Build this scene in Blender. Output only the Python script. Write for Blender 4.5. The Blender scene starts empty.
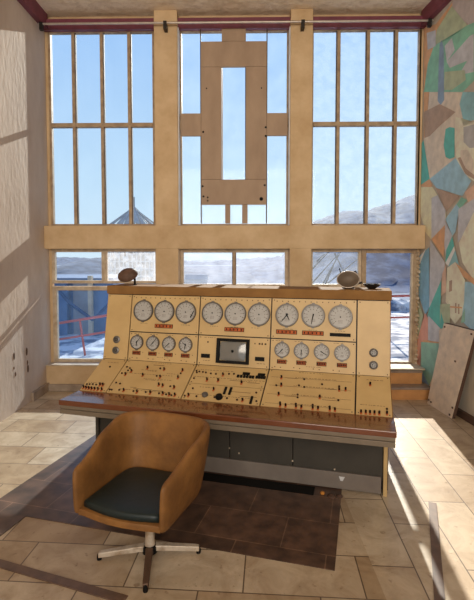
import bpy, bmesh, math, random
from mathutils import Vector, Matrix, Euler
random.seed(7)
PI = math.pi
SC = bpy.context.scene
COL = SC.collection

# ------------------------------------------------------------------ helpers
def new_bm(): return bmesh.new()

def obj(name, bm, mats, parent=None, smooth=False, loc=None, rot=None, bevel=0, mat4=None):
    bmesh.ops.recalc_face_normals(bm, faces=bm.faces)
    me = bpy.data.meshes.new(name)
    bm.to_mesh(me); bm.free()
    if not isinstance(mats, (list, tuple)): mats = [mats]
    for m in mats: me.materials.append(m)
    if smooth:
        for p in me.polygons: p.use_smooth = True
    o = bpy.data.objects.new(name, me); COL.objects.link(o)
    if parent: o.parent = parent
    if loc: o.location = loc
    if rot: o.rotation_euler = rot
    if mat4 is not None: o.matrix_local = mat4
    if smooth == 'auto':
        md = o.modifiers.new('es', 'EDGE_SPLIT'); md.split_angle = math.radians(38)
    if bevel:
        b = o.modifiers.new('bevel', 'BEVEL'); b.width = bevel; b.segments = 2; b.limit_method = 'ANGLE'
    return o

def empty(name, loc=(0, 0, 0), rz=0):
    o = bpy.data.objects.new(name, None); COL.objects.link(o)
    o.location = loc; o.rotation_euler = (0, 0, rz); o.empty_display_size = .1
    return o

def tag(o, label=None, cat=None, group=None, kind=None):
    if label: o['label'] = label
    if cat: o['category'] = cat
    if group: o['group'] = group
    if kind: o['kind'] = kind
    return o

def add_box(bm, x0, x1, y0, y1, z0, z1, mi=0, M=None):
    vs = [bm.verts.new(Vector(p) if M is None else M @ Vector(p)) for p in
          [(x0,y0,z0),(x1,y0,z0),(x1,y1,z0),(x0,y1,z0),(x0,y0,z1),(x1,y0,z1),(x1,y1,z1),(x0,y1,z1)]]
    for f in [(0,3,2,1),(4,5,6,7),(0,1,5,4),(1,2,6,5),(2,3,7,6),(3,0,4,7)]:
        bm.faces.new([vs[i] for i in f]).material_index = mi

def add_prism_x(bm, prof, x0, x1, mi=0):            # profile of (y, z) swept along x
    a = [bm.verts.new((x0, y, z)) for y, z in prof]; b = [bm.verts.new((x1, y, z)) for y, z in prof]
    n = len(prof)
    bm.faces.new(a).material_index = mi; bm.faces.new(b[::-1]).material_index = mi
    for i in range(n):
        bm.faces.new([a[i], a[(i+1) % n], b[(i+1) % n], b[i]]).material_index = mi

def add_tube(bm, pts, r, n=10, mi=0, cap=True):
    pts = [Vector(p) for p in pts]
    rs = r if isinstance(r, (list, tuple)) else [r]*len(pts)
    rings = []
    for i, p in enumerate(pts):
        d = (pts[min(i+1, len(pts)-1)] - pts[max(i-1, 0)]).normalized()
        up = Vector((0, 0, 1)) if abs(d.z) < .9 else Vector((1, 0, 0))
        u = d.cross(up).normalized(); v = d.cross(u).normalized()
        rings.append([bm.verts.new(p + (u*math.cos(2*PI*k/n) + v*math.sin(2*PI*k/n))*rs[i]) for k in range(n)])
    for a, b in zip(rings, rings[1:]):
        for k in range(n):
            bm.faces.new([a[k], a[(k+1) % n], b[(k+1) % n], b[k]]).material_index = mi
    if cap:
        bm.faces.new(rings[0][::-1]).material_index = mi; bm.faces.new(rings[-1]).material_index = mi

def add_lathe(bm, prof, n=32, mi=0, M=None, c=(0, 0)):   # profile of (radius, z)
    rings = []
    for r, z in prof:
        if r < 1e-6:
            p = Vector((c[0], c[1], z)); rings.append([bm.verts.new(p if M is None else M @ p)])
        else:
            rr = []
            for k in range(n):
                p = Vector((c[0]+r*math.cos(2*PI*k/n), c[1]+r*math.sin(2*PI*k/n), z))
                rr.append(bm.verts.new(p if M is None else M @ p))
            rings.append(rr)
    for a, b in zip(rings, rings[1:]):
        for k in range(n):
            if len(a) == 1 and len(b) == 1: continue
            if len(a) == 1: f = [a[0], b[k], b[(k+1) % n]]
            elif len(b) == 1: f = [a[k], a[(k+1) % n], b[0]]
            else: f = [a[k], a[(k+1) % n], b[(k+1) % n], b[k]]
            bm.faces.new(f).material_index = mi

# ------------------------------------------------------------------ materials
MATS = {}
def mat(name, col, rough=.6, metal=0, var=.12, scale=6, col2=None, bump=0, bscale=40, spec=.5, coat=0, thresh=None, stretch=(1,1,1)):
    if name in MATS: return MATS[name]
    m = bpy.data.materials.new(name); m.use_nodes = True; nt = m.node_tree; N = nt.nodes; Lk = nt.links
    b = N['Principled BSDF']; b.inputs['Roughness'].default_value = rough; b.inputs['Metallic'].default_value = metal
    b.inputs['Specular IOR Level'].default_value = spec; b.inputs['Coat Weight'].default_value = coat
    tc = N.new('ShaderNodeTexCoord'); mp = N.new('ShaderNodeMapping'); mp.inputs['Scale'].default_value = stretch
    Lk.new(tc.outputs['Object'], mp.inputs['Vector'])
    no = N.new('ShaderNodeTexNoise'); no.inputs['Scale'].default_value = scale; no.inputs['Detail'].default_value = 6
    no.inputs['Roughness'].default_value = .6
    Lk.new(mp.outputs[0], no.inputs['Vector'])
    rp = N.new('ShaderNodeValToRGB')
    c2 = col2 if col2 else tuple(c*(1-var*2) for c in col)
    lo, hi = thresh if thresh else (.3, .65)
    rp.color_ramp.elements[0].position = lo; rp.color_ramp.elements[0].color = (*c2, 1)
    rp.color_ramp.elements[1].position = hi; rp.color_ramp.elements[1].color = (*col, 1)
    Lk.new(no.outputs['Fac'], rp.inputs['Fac']); Lk.new(rp.outputs['Color'], b.inputs['Base Color'])
    if bump:
        n2 = N.new('ShaderNodeTexNoise'); n2.inputs['Scale'].default_value = bscale; n2.inputs['Detail'].default_value = 8
        Lk.new(mp.outputs[0], n2.inputs['Vector'])
        bp = N.new('ShaderNodeBump'); bp.inputs['Strength'].default_value = bump; bp.inputs['Distance'].default_value = .02
        Lk.new(n2.outputs['Fac'], bp.inputs['Height']); Lk.new(bp.outputs[0], b.inputs['Normal'])
    MATS[name] = m
    return m

def floor_material():
    m = bpy.data.materials.new('limestone_slabs'); m.use_nodes = True; nt = m.node_tree; N = nt.nodes; Lk = nt.links
    b = N['Principled BSDF']; b.inputs['Roughness'].default_value = .42
    tc = N.new('ShaderNodeTexCoord')
    def brick(rot, w, h, off, sh):
        mp = N.new('ShaderNodeMapping'); mp.inputs['Rotation'].default_value = (0, 0, rot); mp.inputs['Location'].default_value = (sh[0], sh[1], 0)
        Lk.new(tc.outputs['Object'], mp.inputs['Vector'])
        bt = N.new('ShaderNodeTexBrick'); Lk.new(mp.outputs[0], bt.inputs['Vector'])
        bt.inputs['Scale'].default_value = 1; bt.inputs['Brick Width'].default_value = w; bt.inputs['Row Height'].default_value = h
        bt.inputs['Mortar Size'].default_value = .004; bt.inputs['Mortar Smooth'].default_value = .3; bt.inputs['Bias'].default_value = 0
        bt.offset = off; bt.squash = 1
        bt.inputs['Color1'].default_value = (.64, .52, .37, 1); bt.inputs['Color2'].default_value = (.43, .30, .175, 1)
        bt.inputs['Mortar'].default_value = (.16, .11, .07, 1)
        return bt
    A = brick(math.radians(3), .58, .31, .37, (.12, .06)); B = brick(math.radians(93), .66, .26, .41, (.1, .03))
    sx = N.new('ShaderNodeSeparateXYZ'); Lk.new(tc.outputs['Object'], sx.inputs[0])
    gt = N.new('ShaderNodeMath'); gt.operation = 'GREATER_THAN'; gt.inputs[1].default_value = .66; Lk.new(sx.outputs['X'], gt.inputs[0])
    mx = N.new('ShaderNodeMix'); mx.data_type = 'RGBA'
    Lk.new(gt.outputs[0], mx.inputs['Factor']); Lk.new(A.outputs['Color'], mx.inputs['A']); Lk.new(B.outputs['Color'], mx.inputs['B'])
    no = N.new('ShaderNodeTexNoise'); no.inputs['Scale'].default_value = 5; no.inputs['Detail'].default_value = 9; no.inputs['Roughness'].default_value = .65
    no.inputs['Distortion'].default_value = .6
    Lk.new(tc.outputs['Object'], no.inputs['Vector'])
    rp = N.new('ShaderNodeValToRGB'); rp.color_ramp.elements[0].position = .3; rp.color_ramp.elements[0].color = (.62, .55, .48, 1)
    rp.color_ramp.elements[1].position = .62; rp.color_ramp.elements[1].color = (1, 1, 1, 1)
    Lk.new(no.outputs['Fac'], rp.inputs[0])
    mu = N.new('ShaderNodeMix'); mu.data_type = 'RGBA'; mu.blend_type = 'MULTIPLY'; mu.inputs['Factor'].default_value = 1
    Lk.new(mx.outputs['Result'], mu.inputs['A']); Lk.new(rp.outputs[0], mu.inputs['B'])
    n3 = N.new('ShaderNodeTexNoise'); n3.inputs['Scale'].default_value = 22; n3.inputs['Detail'].default_value = 4; Lk.new(tc.outputs['Object'], n3.inputs['Vector'])
    r3 = N.new('ShaderNodeValToRGB'); r3.color_ramp.elements[0].position = .27; r3.color_ramp.elements[0].color = (.45, .36, .28, 1)
    r3.color_ramp.elements[1].position = .36; r3.color_ramp.elements[1].color = (1, 1, 1, 1); Lk.new(n3.outputs['Fac'], r3.inputs[0])
    mv = N.new('ShaderNodeMix'); mv.data_type = 'RGBA'; mv.blend_type = 'MULTIPLY'; mv.inputs['Factor'].default_value = .7
    Lk.new(mu.outputs['Result'], mv.inputs['A']); Lk.new(r3.outputs[0], mv.inputs['B'])
    Lk.new(mv.outputs['Result'], b.inputs['Base Color'])
    bp = N.new('ShaderNodeBump'); bp.inputs['Strength'].default_value = .25; bp.inputs['Distance'].default_value = .01
    Lk.new(no.outputs['Fac'], bp.inputs['Height']); Lk.new(bp.outputs[0], b.inputs['Normal'])
    return m

def dark_slab_material():
    m = bpy.data.materials.new('maroon_stone'); m.use_nodes = True; nt = m.node_tree; N = nt.nodes; Lk = nt.links
    b = N['Principled BSDF']; b.inputs['Roughness'].default_value = .38
    tc = N.new('ShaderNodeTexCoord')
    bt = N.new('ShaderNodeTexBrick'); Lk.new(tc.outputs['Object'], bt.inputs['Vector']); bt.inputs['Scale'].default_value = 1
    bt.inputs['Brick Width'].default_value = .5; bt.inputs['Row Height'].default_value = .3; bt.inputs['Mortar Size'].default_value = .003
    bt.inputs['Color1'].default_value = (.115, .068, .048, 1); bt.inputs['Color2'].default_value = (.085, .052, .038, 1); bt.inputs['Mortar'].default_value = (.20, .12, .08, 1)
    no = N.new('ShaderNodeTexNoise'); no.inputs['Scale'].default_value = 9; no.inputs['Detail'].default_value = 9; Lk.new(tc.outputs['Object'], no.inputs['Vector'])
    rp = N.new('ShaderNodeValToRGB'); rp.color_ramp.elements[0].position = .35; rp.color_ramp.elements[0].color = (.65, .65, .65, 1)
    rp.color_ramp.elements[1].position = .7; rp.color_ramp.elements[1].color = (1.5, 1.4, 1.3, 1); Lk.new(no.outputs['Fac'], rp.inputs[0])
    mu = N.new('ShaderNodeMix'); mu.data_type = 'RGBA'; mu.blend_type = 'MULTIPLY'; mu.inputs['Factor'].default_value = 1
    Lk.new(bt.outputs['Color'], mu.inputs['A']); Lk.new(rp.outputs[0], mu.inputs['B']); Lk.new(mu.outputs['Result'], b.inputs['Base Color'])
    return m

def glass_material(name, tint, dust, dcol, dscale=3, contrast=(.35, .7)):
    m = bpy.data.materials.new(name); m.use_nodes = True; nt = m.node_tree; N = nt.nodes; Lk = nt.links
    for n in list(N): N.remove(n)
    out = N.new('ShaderNodeOutputMaterial'); tr = N.new('ShaderNodeBsdfTransparent'); tr.inputs[0].default_value = (*tint, 1)
    tl = N.new('ShaderNodeBsdfTranslucent'); tl.inputs[0].default_value = (*dcol, 1)
    gl = N.new('ShaderNodeBsdfGlossy'); gl.inputs['Roughness'].default_value = .05
    tc = N.new('ShaderNodeTexCoord'); no = N.new('ShaderNodeTexNoise'); no.inputs['Scale'].default_value = dscale; no.inputs['Detail'].default_value = 10
    no.inputs['Roughness'].default_value = .7
    Lk.new(tc.outputs['Object'], no.inputs['Vector'])
    mr = N.new('ShaderNodeMapRange'); mr.inputs['From Min'].default_value = contrast[0]; mr.inputs['From Max'].default_value = contrast[1]
    mr.inputs['To Min'].default_value = dust*.35; mr.inputs['To Max'].default_value = dust
    Lk.new(no.outputs['Fac'], mr.inputs['Value'])
    m1 = N.new('ShaderNodeMixShader'); Lk.new(mr.outputs[0], m1.inputs[0]); Lk.new(tr.outputs[0], m1.inputs[1]); Lk.new(tl.outputs[0], m1.inputs[2])
    m2 = N.new('ShaderNodeMixShader'); m2.inputs[0].default_value = .008; Lk.new(m1.outputs[0], m2.inputs[1]); Lk.new(gl.outputs[0], m2.inputs[2])
    Lk.new(m2.outputs[0], out.inputs[0])
    return m

M_plaster_l = mat('plaster_left', (.62, .50, .40), .85, var=.1, scale=2.2, col2=(.50, .38, .29), bump=.25, bscale=14, stretch=(1, 1.4, .6))
M_plaster_r = mat('plaster_right', (.56, .48, .38), .85, scale=3, col2=(.44, .37, .29), bump=.25, bscale=20)
M_ochre = mat('ochre_paint', (.64, .46, .27), .7, scale=3.5, col2=(.50, .33, .17), bump=.2, bscale=18)
M_ceil = mat('rough_plaster_ceiling', (.84, .70, .54), .9, scale=9, col2=(.72, .58, .43), bump=1.0, bscale=13, thresh=(.38, .52))
M_maroon = mat('maroon_paint', (.20, .045, .07), .5, scale=8, col2=(.13, .03, .045))
M_frame = mat('window_frame_paint', (.46, .33, .20), .6, scale=9, col2=(.24, .15, .09))
M_framelight = mat('pale_frame_paint', (.62, .50, .36), .6, scale=9, col2=(.36, .26, .17))
M_ply = mat('brown_board', (.40, .28, .19), .7, scale=5, col2=(.31, .21, .14), stretch=(1, 1, .4))
M_steel = mat('galvanised_pipe', (.55, .48, .42), .4, .6, scale=12)
M_darkmetal = mat('dark_metal', (.03, .025, .022), .45, .4, scale=10)
M_floor = floor_material(); M_dark = dark_slab_material()
M_inlay = mat('brown_inlay', (.17, .10, .065), .45, scale=14, col2=(.10, .06, .04))
M_skirt = mat('stone_skirting', (.40, .31, .23), .7, scale=7, col2=(.25, .18, .13))
M_step = mat('orange_step_riser', (.60, .28, .09), .6, scale=6, col2=(.44, .19, .06))
M_tread = mat('stone_tread', (.34, .25, .19), .5, scale=10, col2=(.22, .15, .11))
M_cream = mat('cream_enamel', (.60, .41, .18), .45, scale=4, col2=(.51, .335, .14))
M_capo = mat('ochre_cap', (.27, .14, .048), .85, scale=6, col2=(.20, .10, .035), spec=.1)
M_seam = mat('black_seam', (.02, .015, .012), .6)
M_ink = mat('printed_ink', (.07, .04, .022), .7, spec=.1)
M_wood = mat('varnished_redwood', (.19, .055, .018), .25, scale=7, col2=(.10, .028, .01), coat=.5, stretch=(.4, 1.5, 1))
M_rail = mat('grey_brown_rail', (.21, .16, .11), .45, scale=6, col2=(.16, .12, .08))
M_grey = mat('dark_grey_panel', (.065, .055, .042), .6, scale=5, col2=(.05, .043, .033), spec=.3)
M_kick = mat('pale_grey_kick', (.22, .18, .145), .55, scale=5, col2=(.17, .135, .11))
M_bezel = mat('gauge_bezel', (.17, .155, .14), .4, .5, scale=20)
M_face = mat('gauge_face', (.44, .42, .39), .5, scale=8, col2=(.36, .34, .31))
M_black = mat('black_plastic', (.010, .009, .008), .6, spec=.12)
M_red = mat('red_brown_lamp', (.52, .13, .04), .6, scale=40, col2=(.24, .055, .02), spec=.12)
M_pin = mat('dark_brown_knob', (.04, .016, .01), .6, spec=.15)
M_screen = mat('picture_tube', (.20, .19, .17), .1, scale=3, spec=.8)
M_leather = mat('tan_leather', (.30, .135, .036), .55, scale=5, col2=(.14, .06, .018), spec=.3, bump=.15, bscale=30)
M_cushion = mat('dark_green_vinyl', (.008, .017, .014), .45, scale=7, col2=(.012, .022, .024), bump=.1, bscale=12)
M_alu = mat('worn_aluminium', (.62, .52, .40), .45, .25, scale=10, col2=(.38, .27, .17), thresh=(.35,.5))
M_rust = mat('rusty_bowl', (.13, .065, .04), .7, scale=14, col2=(.07, .035, .02), bump=.3)
M_reflector = mat('tarnished_disc', (.14, .10, .065), .6, .2, scale=10, col2=(.10, .07, .05))
M_board = mat('worn_white_board', (.78, .61, .44), .6, scale=9, col2=(.56, .44, .33), bump=.1)
M_boardedge = mat('dark_board_edge', (.10, .05, .03), .7)
M_redrail = mat('red_railing_paint', (.50, .09, .06), .5)
M_bluewall = mat('blue_shed_wall', (.11, .19, .34), .8, scale=3, col2=(.07, .13, .25))
M_bluebeam = mat('dark_blue_beam', (.03, .07, .16), .7)
M_post = mat('beige_post', (.55, .46, .34), .8)
M_terr = mat('pale_rubble_ground', (.62, .62, .64), .9, scale=2.2, col2=(.10, .13, .2), thresh=(.42, .56))
M_hill = mat('haze_tinted_hillside', (.13, .16, .23), 1, scale=.12, col2=(.05, .07, .12), thresh=(.4, .6))  # bluish air haze is painted into the hill colour
M_hillfar = mat('haze_tinted_far_hill', (.085, .125, .22), 1, scale=.22, col2=(.02, .04, .10), thresh=(.42,.58), stretch=(.6, .3, 1))  # distance haze painted in as blue, no volume used
M_plain = mat('haze_tinted_valley', (.20, .25, .33), 1, scale=.06, col2=(.10, .14, .21))  # blue-grey haze is mixed into the ground colour
M_house = mat('pale_house', (.60, .58, .56), .9)
M_roofm = mat('grey_roof', (.30, .31, .34), .8, scale=2)
M_scaf = mat('white_lattice', (.72, .70, .68), .8)
M_bark = mat('bark', (.05, .045, .04), .9)
G_left = glass_material('clear_glass', (.93, .97, 1), .02, (.8, .9, 1))
G_blue = glass_material('blue_tinted_glass', (.84, .92, 1), .03, (.35, .55, .9), 4)
G_mid = glass_material('dusty_glass', (.93, .97, 1), .055, (.85, .92, 1), 4)
G_haze = glass_material('hazy_glass', (.93, .97, 1), .075, (.9, .94, 1), 11, (.3, .75))
G_low = glass_material('low_dusty_glass', (.95, .97, 1), .13, (.85, .9, 1), 9)
G_scaf = glass_material('haze_whitened_glass', (.95, .96, .97), .19, (.95, .94, .95), 12, (.3, .7))  # milky layer whitens the backlit tower behind, standing in for haze

# ------------------------------------------------------------------ room
XL, XR, YF, YW, YO, ZC = -2.355, 2.08, 5.36, 5.50, 5.585, 4.40
YB = -3.2
def xr(y): return 2.07+.10*(5.5-y)          # the right wall opens slightly towards the viewer
def struct(name, bm, m, parent=None, **k):
    o = obj(name, bm, m, parent, **k)
    if not parent: o['kind'] = 'structure'
    return o
def boxobj(name, b, m, parent=None, kind=None, **k):
    bm = new_bm(); add_box(bm, *b); o = obj(name, bm, m, parent, **k)
    if kind: o['kind'] = kind
    return o
boxobj('floor', (XL-.3, XR+1.2, YB, YO, -.2, 0), M_floor, kind='structure')
boxobj('ceiling', (XL-.3, XR+1.2, YB, YO, ZC, ZC+.2), M_ceil, kind='structure')
boxobj('wall_left', (XL-.3, XL, YB, YO, 0, ZC), M_plaster_l, kind='structure')
def slant(name, off0, off1, y0, y1, z0, z1, m):
    bm = new_bm(); c = [(xr(y0)+off0, y0), (xr(y0)+off1, y0), (xr(y1)+off1, y1), (xr(y1)+off0, y1)]
    a = [bm.verts.new((x, y, z0)) for x, y in c]; b = [bm.verts.new((x, y, z1)) for x, y in c]
    bm.faces.new(a); bm.faces.new(b)
    for i in range(4): bm.faces.new([a[i], a[(i+1) % 4], b[(i+1) % 4], b[i]])
    o = obj(name, bm, m); o['kind'] = 'structure'; return o
slant('wall_right', 0, .3, YB, YO, 0, ZC, M_plaster_r)
bm = new_bm()
add_box(bm, XL, XR, YF, YO, 0, .30)                       # sill wall
add_box(bm, XL, -2.325, YW, 5.56, .30, ZC); add_box(bm, 2.03, XR, YW, YO, .30, ZC)
for a, b in ((-2.325, -1.045), (-.777, .518), (.771, 2.03)): add_box(bm, a, b, YW, YO, 4.25, ZC)
struct('wall_back', bm, M_ochre)
for a, b in ((-1.045, -.777), (.518, .771)):
    o = boxobj('column', (a, b, YF, YO, .30, ZC), M_ochre, kind='structure', bevel=.008)
bm = new_bm(); add_box(bm, XL, 2.082, YF-.005, YO, 1.682, 1.955)
struct('trim_1', bm, M_ochre, bevel=.012)                 # window rail across the whole wall
for k, (a, b) in enumerate(((XL, -1.045), (-.777, .518), (.771, XR))):
    bm = new_bm(); add_box(bm, a, b, 5.44, 5.498, 4.228, 4.345); add_box(bm, a, b, 5.40, 5.44, 4.29, 4.33)
    struct('trim_%d' % (k+2), bm, M_maroon)               # maroon curtain box
slant('trim_6', -.06, 0, YB, 5.44, 4.235, ZC, M_maroon)
for k, (a, b) in enumerate(((XL, XL+.06),)):
    bm = new_bm(); add_box(bm, a, b, YB, 5.44, 4.235, ZC)
    struct('trim_%d' % (k+5), bm, M_maroon)
bm = new_bm(); add_box(bm, XL, -1.2, YF-.03, YF, 0, .085); struct('baseboard_back', bm, M_skirt, bevel=.005)
bm = new_bm(); add_box(bm, XL, XL+.035, 4.95, YF, 0, .10); struct('baseboard_left', bm, M_skirt, bevel=.005)
slant('baseboard_right', -.035, 0, 2.2, 4.9, 0, .07, M_boardedge)
for k, (x0, x1) in enumerate(((-.777, -.765), (.506, .518))):
    boxobj('trim_%d' % (k+13), (x0, x1, YF+.03, YW-.02, 1.96, 4.22), M_scaf, kind='structure')
# plaster scars on the left wall
bm = new_bm()
for y, z, s in ((4.61, .58, .026), (4.88, .57, .03), (4.63, .39, .018), (4.90, .38, .03), (4.60, .46, .012), (4.89, .45, .018)):
    add_lathe(bm, [(0, .004), (s*.6, .004), (s, 0)], 9, 0, Matrix.Translation((XL+.001, y, z)) @ Matrix.Rotation(PI/2, 4, 'Y') @ Matrix.Diagonal((1.5, .7, 1, 1)))
o = obj('trim_7', bm, mat('rust_scar', (.12, .06, .03), .9)); tag(o, kind='structure')

# floor inlays
TH = math.radians(14.22); CC = Vector((-.2173, 2.8687, 0))
def frame_slab(name, rects, m, z=.004, loc=CC, rz=-TH):
    bm = new_bm()
    for r in rects: add_box(bm, r[0], r[1], r[2], r[3], -.01, z)
    o = obj(name, bm, m, loc=loc, rot=(0, 0, rz)); o['kind'] = 'structure'; return o
frame_slab('trim_8', [(-1.37, .80, -.41, 1.05), (-1.37, -1.06, -.95, -.41)], M_dark)
frame_slab('trim_9', [(-1.4, .1, -.025, .025)], M_inlay, .0055, (-.651, 2.089, 0), math.radians(-18.5))
frame_slab('trim_10', [(-.024, .024, -1.5, 0)], M_inlay, .0055, (1.215, 2.93, 0), math.radians(-20))

# ------------------------------------------------------------------ windows
def window(name, x0, x1, z0, z1, mull, bars, glassm, fm=M_frame, t=.028, y=YW, open_glass=False):
    r = empty(name, ((x0+x1)/2, y, z0)); r['kind'] = 'structure'
    cx = (x0+x1)/2
    bm = new_bm()
    a, b, h = x0-cx, x1-cx, z1-z0
    add_box(bm, a, a+t, 0, .06, 0, h); add_box(bm, b-t, b, 0, .06, 0, h)
    add_box(bm, a+t, b-t, 0, .06, 0, t); add_box(bm, a+t, b-t, 0, .06, h-t, h)
    obj('window_frame', bm, fm, r, bevel=.003)
    for mx_ in mull:
        bm = new_bm(); w = .017
        add_box(bm, mx_-cx-w, mx_-cx+w, -.012, .05, t, h-t, 0)
        add_box(bm, mx_-cx-w-.007, mx_-cx-w, .012, .05, t, h-t, 1); add_box(bm, mx_-cx+w, mx_-cx+w+.007, .012, .05, t, h-t, 1)
        obj('mullion', bm, [M_frame, M_darkwood], r)
    for bz in bars:
        bm = new_bm(); add_box(bm, a+t, b-t, -.008, .055, bz-z0-.024, bz-z0+.024); obj('crossbar', bm, fm, r, bevel=.003)
    bm = new_bm(); add_box(bm, a+t*.5, b-t*.5, .030, .034, t*.5, h-t*.5)
    obj('window_glass', bm, glassm, r)
    return r
M_darkwood = mat('dark_reveal', (.10, .06, .035), .7)
window('window_1', -2.325, -1.065, 1.955, 4.25, (-2.025, -1.69, -1.365), (3.15,), G_left)
window('window_2', -2.325, -1.69, 1.27, 1.682, (), (), G_left, M_framelight, .035)
window('window_8', -1.69, -1.045, 1.27, 1.682, (), (), G_scaf, M_framelight, .03)
window('window_3', -2.325, -1.045, .30, 1.235, (), (), G_blue, M_framelight, .05)
window('window_4', -.777, .518, 1.955, 4.25, (), (), G_mid)
window('window_5', -.777, .518, .30, 1.682, (-.13,), (1.24,), G_low, M_framelight, .04)
window('window_6', .771, 2.05, 1.955, 4.25, (1.09, 1.433, 1.758), (3.15,), G_haze)
window('window_7', .771, 1.385, .30, 1.682, (), (1.24,), G_haze, M_framelight, .035)
d = empty('door_1', (1.70, YW, .30)); d['kind'] = 'structure'
bm = new_bm()
add_box(bm, -.315, -.262, -.02, .07, 0, 1.38); add_box(bm, .295, .335, -.02, .07, 0, 1.38); add_box(bm, -.262, .295, -.02, .07, 1.335, 1.38); add_box(bm, -.262, .295, 0, .07, 0, .03)
obj('door_frame', bm, M_frame, d, bevel=.004)
bm = new_bm()
add_box(bm, .272, .295, -.01, .03, .03, 1.33); obj('door_stile', bm, M_framelight, d)
bm = new_bm()
for k in range(26):                                       # crumbled plaster beside the door
    z = .02 + k*.052; s = random.uniform(.012, .03)
    add_lathe(bm, [(0, -s), (s*.8, -s*.5), (s, 0), (s*.7, s*.6), (0, s)], 6, 0, Matrix.Translation((.352+random.uniform(-.012, .012), -.022, z)))
obj('plaster_crumbs', bm, M_framelight, d)
bm = new_bm(); add_box(bm, -.6, .36, -.26, -.005, -.006, .012)
obj('sunlit_sill', bm, M_framelight, d)
bm = new_bm(); add_box(bm, -2.36, -1.05, YF-.02, YW, .30, .315); struct('trim_11', bm, M_framelight, bevel=.004)

# board frame in the middle bay
fr = empty('board_frame', (-.12, 5.47, 2.0))
tag(fr, 'tall brown rectangular board frame mounted across the middle upper window', 'board frame')
def fb(name, x0, x1, z0, z1, y0=-.02, y1=.015, m=M_ply):
    bm = new_bm(); add_box(bm, x0+.12, x1+.12, y0, y1, z0-2.0, z1-2.0); return obj(name, bm, m, fr, bevel=.003)
fb('vertical_board', -.515, -.275, 2.50, 3.795); fb('vertical_board', .01, .25, 2.50, 3.795)
fb('cross_board', -.515, .25, 3.797, 4.085); fb('cross_board', -.515, .25, 2.205, 2.498)
fb('side_brace', -.75, -.517, 3.005, 3.265); fb('side_brace', .252, .49, 3.005, 3.265)
fb('top_brace', -.272, .008, 4.087, 4.243)
fb('bottom_brace', -.235, -.175, 1.985, 2.203); fb('bottom_brace', -.035, .03, 1.985, 2.203)
fb('edge_rod', -.525, -.513, 1.985, 4.24, -.012, .01, M_darkwood); fb('edge_rod', .247, .259, 1.985, 4.24, -.012, .01, M_darkwood)
fb('inner_rod', -.272, -.262, 2.5, 3.795, -.012, .01, M_framelight); fb('inner_rod', 0, .01, 2.5, 3.795, -.012, .01, M_darkwood)
bm = new_bm()
for x, z, s in ((.19, 2.27, .022), (-.49, 2.30, .012), (-.44, 2.29, .010), (-.44, 2.25, .010), (-.49, 3.05, .012), (.24, 3.10, .012), (.24, 3.0, .012), (-.50, 2.42, .012), (.23, 2.43, .012), (-.45, 3.55, .008), (.19, 3.55, .008)):
    bm = new_bm(); add_lathe(bm, [(0, -.004), (s, -.003), (s, 0)], 10, 0, Matrix.Translation((x+.12, -.022, z-2.0)) @ Matrix.Rotation(PI/2, 4, 'X') @ Matrix.Scale(-1, 4, (0, 0, 1)))
    obj('bolt_hole', bm, M_black, fr)

# curtain pipe
pp = empty('curtain_pipe', (0, 5.28, 4.215)); tag(pp, 'long galvanised pipe running below the ceiling in front of the windows', 'pipe')
bm = new_bm(); add_tube(bm, [(-2.33, 0, 0), (2.09, 0, 0)], .0125, 12); obj('pipe', bm, M_steel, pp, smooth='auto')
for x in (-2.30, -.90, .645, 2.05):
    bm = new_bm(); add_box(bm, x-.018, x+.018, -.02, .085 if abs(x) < 2 else .02, -.07, -.012); add_box(bm, x-.02, x+.02, -.018, .016, -.02, .016)
    obj('pipe_bracket', bm, M_darkmetal, pp)
# ------------------------------------------------------------------ steps
def stepo(label, x0, x1, y0, y1, z0, z1):
    r = empty('stone_step', ((x0+x1)/2, y0, z0)); tag(r, label, 'step', 'steps up to the door')
    w = (x1-x0)/2
    boxobj('riser', (-w, w, .012, y1-y0, 0, z1-z0-.022), M_step, r)
    boxobj('tread', (-w-.005, w+.005, 0, y1-y0, z1-z0-.022, z1-z0), M_tread, r, bevel=.004)
stepo('lower orange step on the floor below the door opening', .85, 2.08, 5.08, 5.36, 0, .135)
stepo('upper orange step directly under the door opening', .85, 2.03, 5.24, 5.36, .135, .285)

# ------------------------------------------------------------------ mural
def px(x, y, X=XR, F=460., E=1.6):
    P = math.radians(2.7); Yw = math.radians(1.0); PY = 256+F*math.tan(P)
    a = (x-237)/F; u = -(y-PY)/F
    fy = math.cos(P)+u*math.sin(P); fz = -math.sin(P)+u*math.cos(P)
    rx = a*math.cos(Yw)-fy*math.sin(Yw); ry = a*math.sin(Yw)+fy*math.cos(Yw)
    t = 2.62/(rx+.10*ry)
    return (min(ry*t, 5.49), E+fz*t)
PAL = dict(orange=(.55,.30,.15), olive=(.36,.40,.26), green=(.20,.42,.30), teal=(.10,.38,.33), mauve=(.40,.34,.32), bluegrey=(.20,.27,.36),
           tealblue=(.22,.40,.42), beige=(.55,.46,.36), pink=(.60,.38,.27), sky=(.28,.44,.52), brown=(.36,.25,.18), yellow=(.62,.53,.34),
           lilac=(.44,.43,.44), cream=(.66,.56,.42), blue=(.18,.34,.44), salmon=(.66,.28,.20), greygreen=(.24,.42,.32), white=(.66,.62,.55), grey=(.36,.34,.32))
pk = list(PAL); MP = [mat('mural_'+k, tuple(min(.8, c*1.42) for c in PAL[k]), .8, scale=9, col2=tuple(c*.98+.03 for c in PAL[k]), bump=.15, bscale=30) for k in pk]
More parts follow.
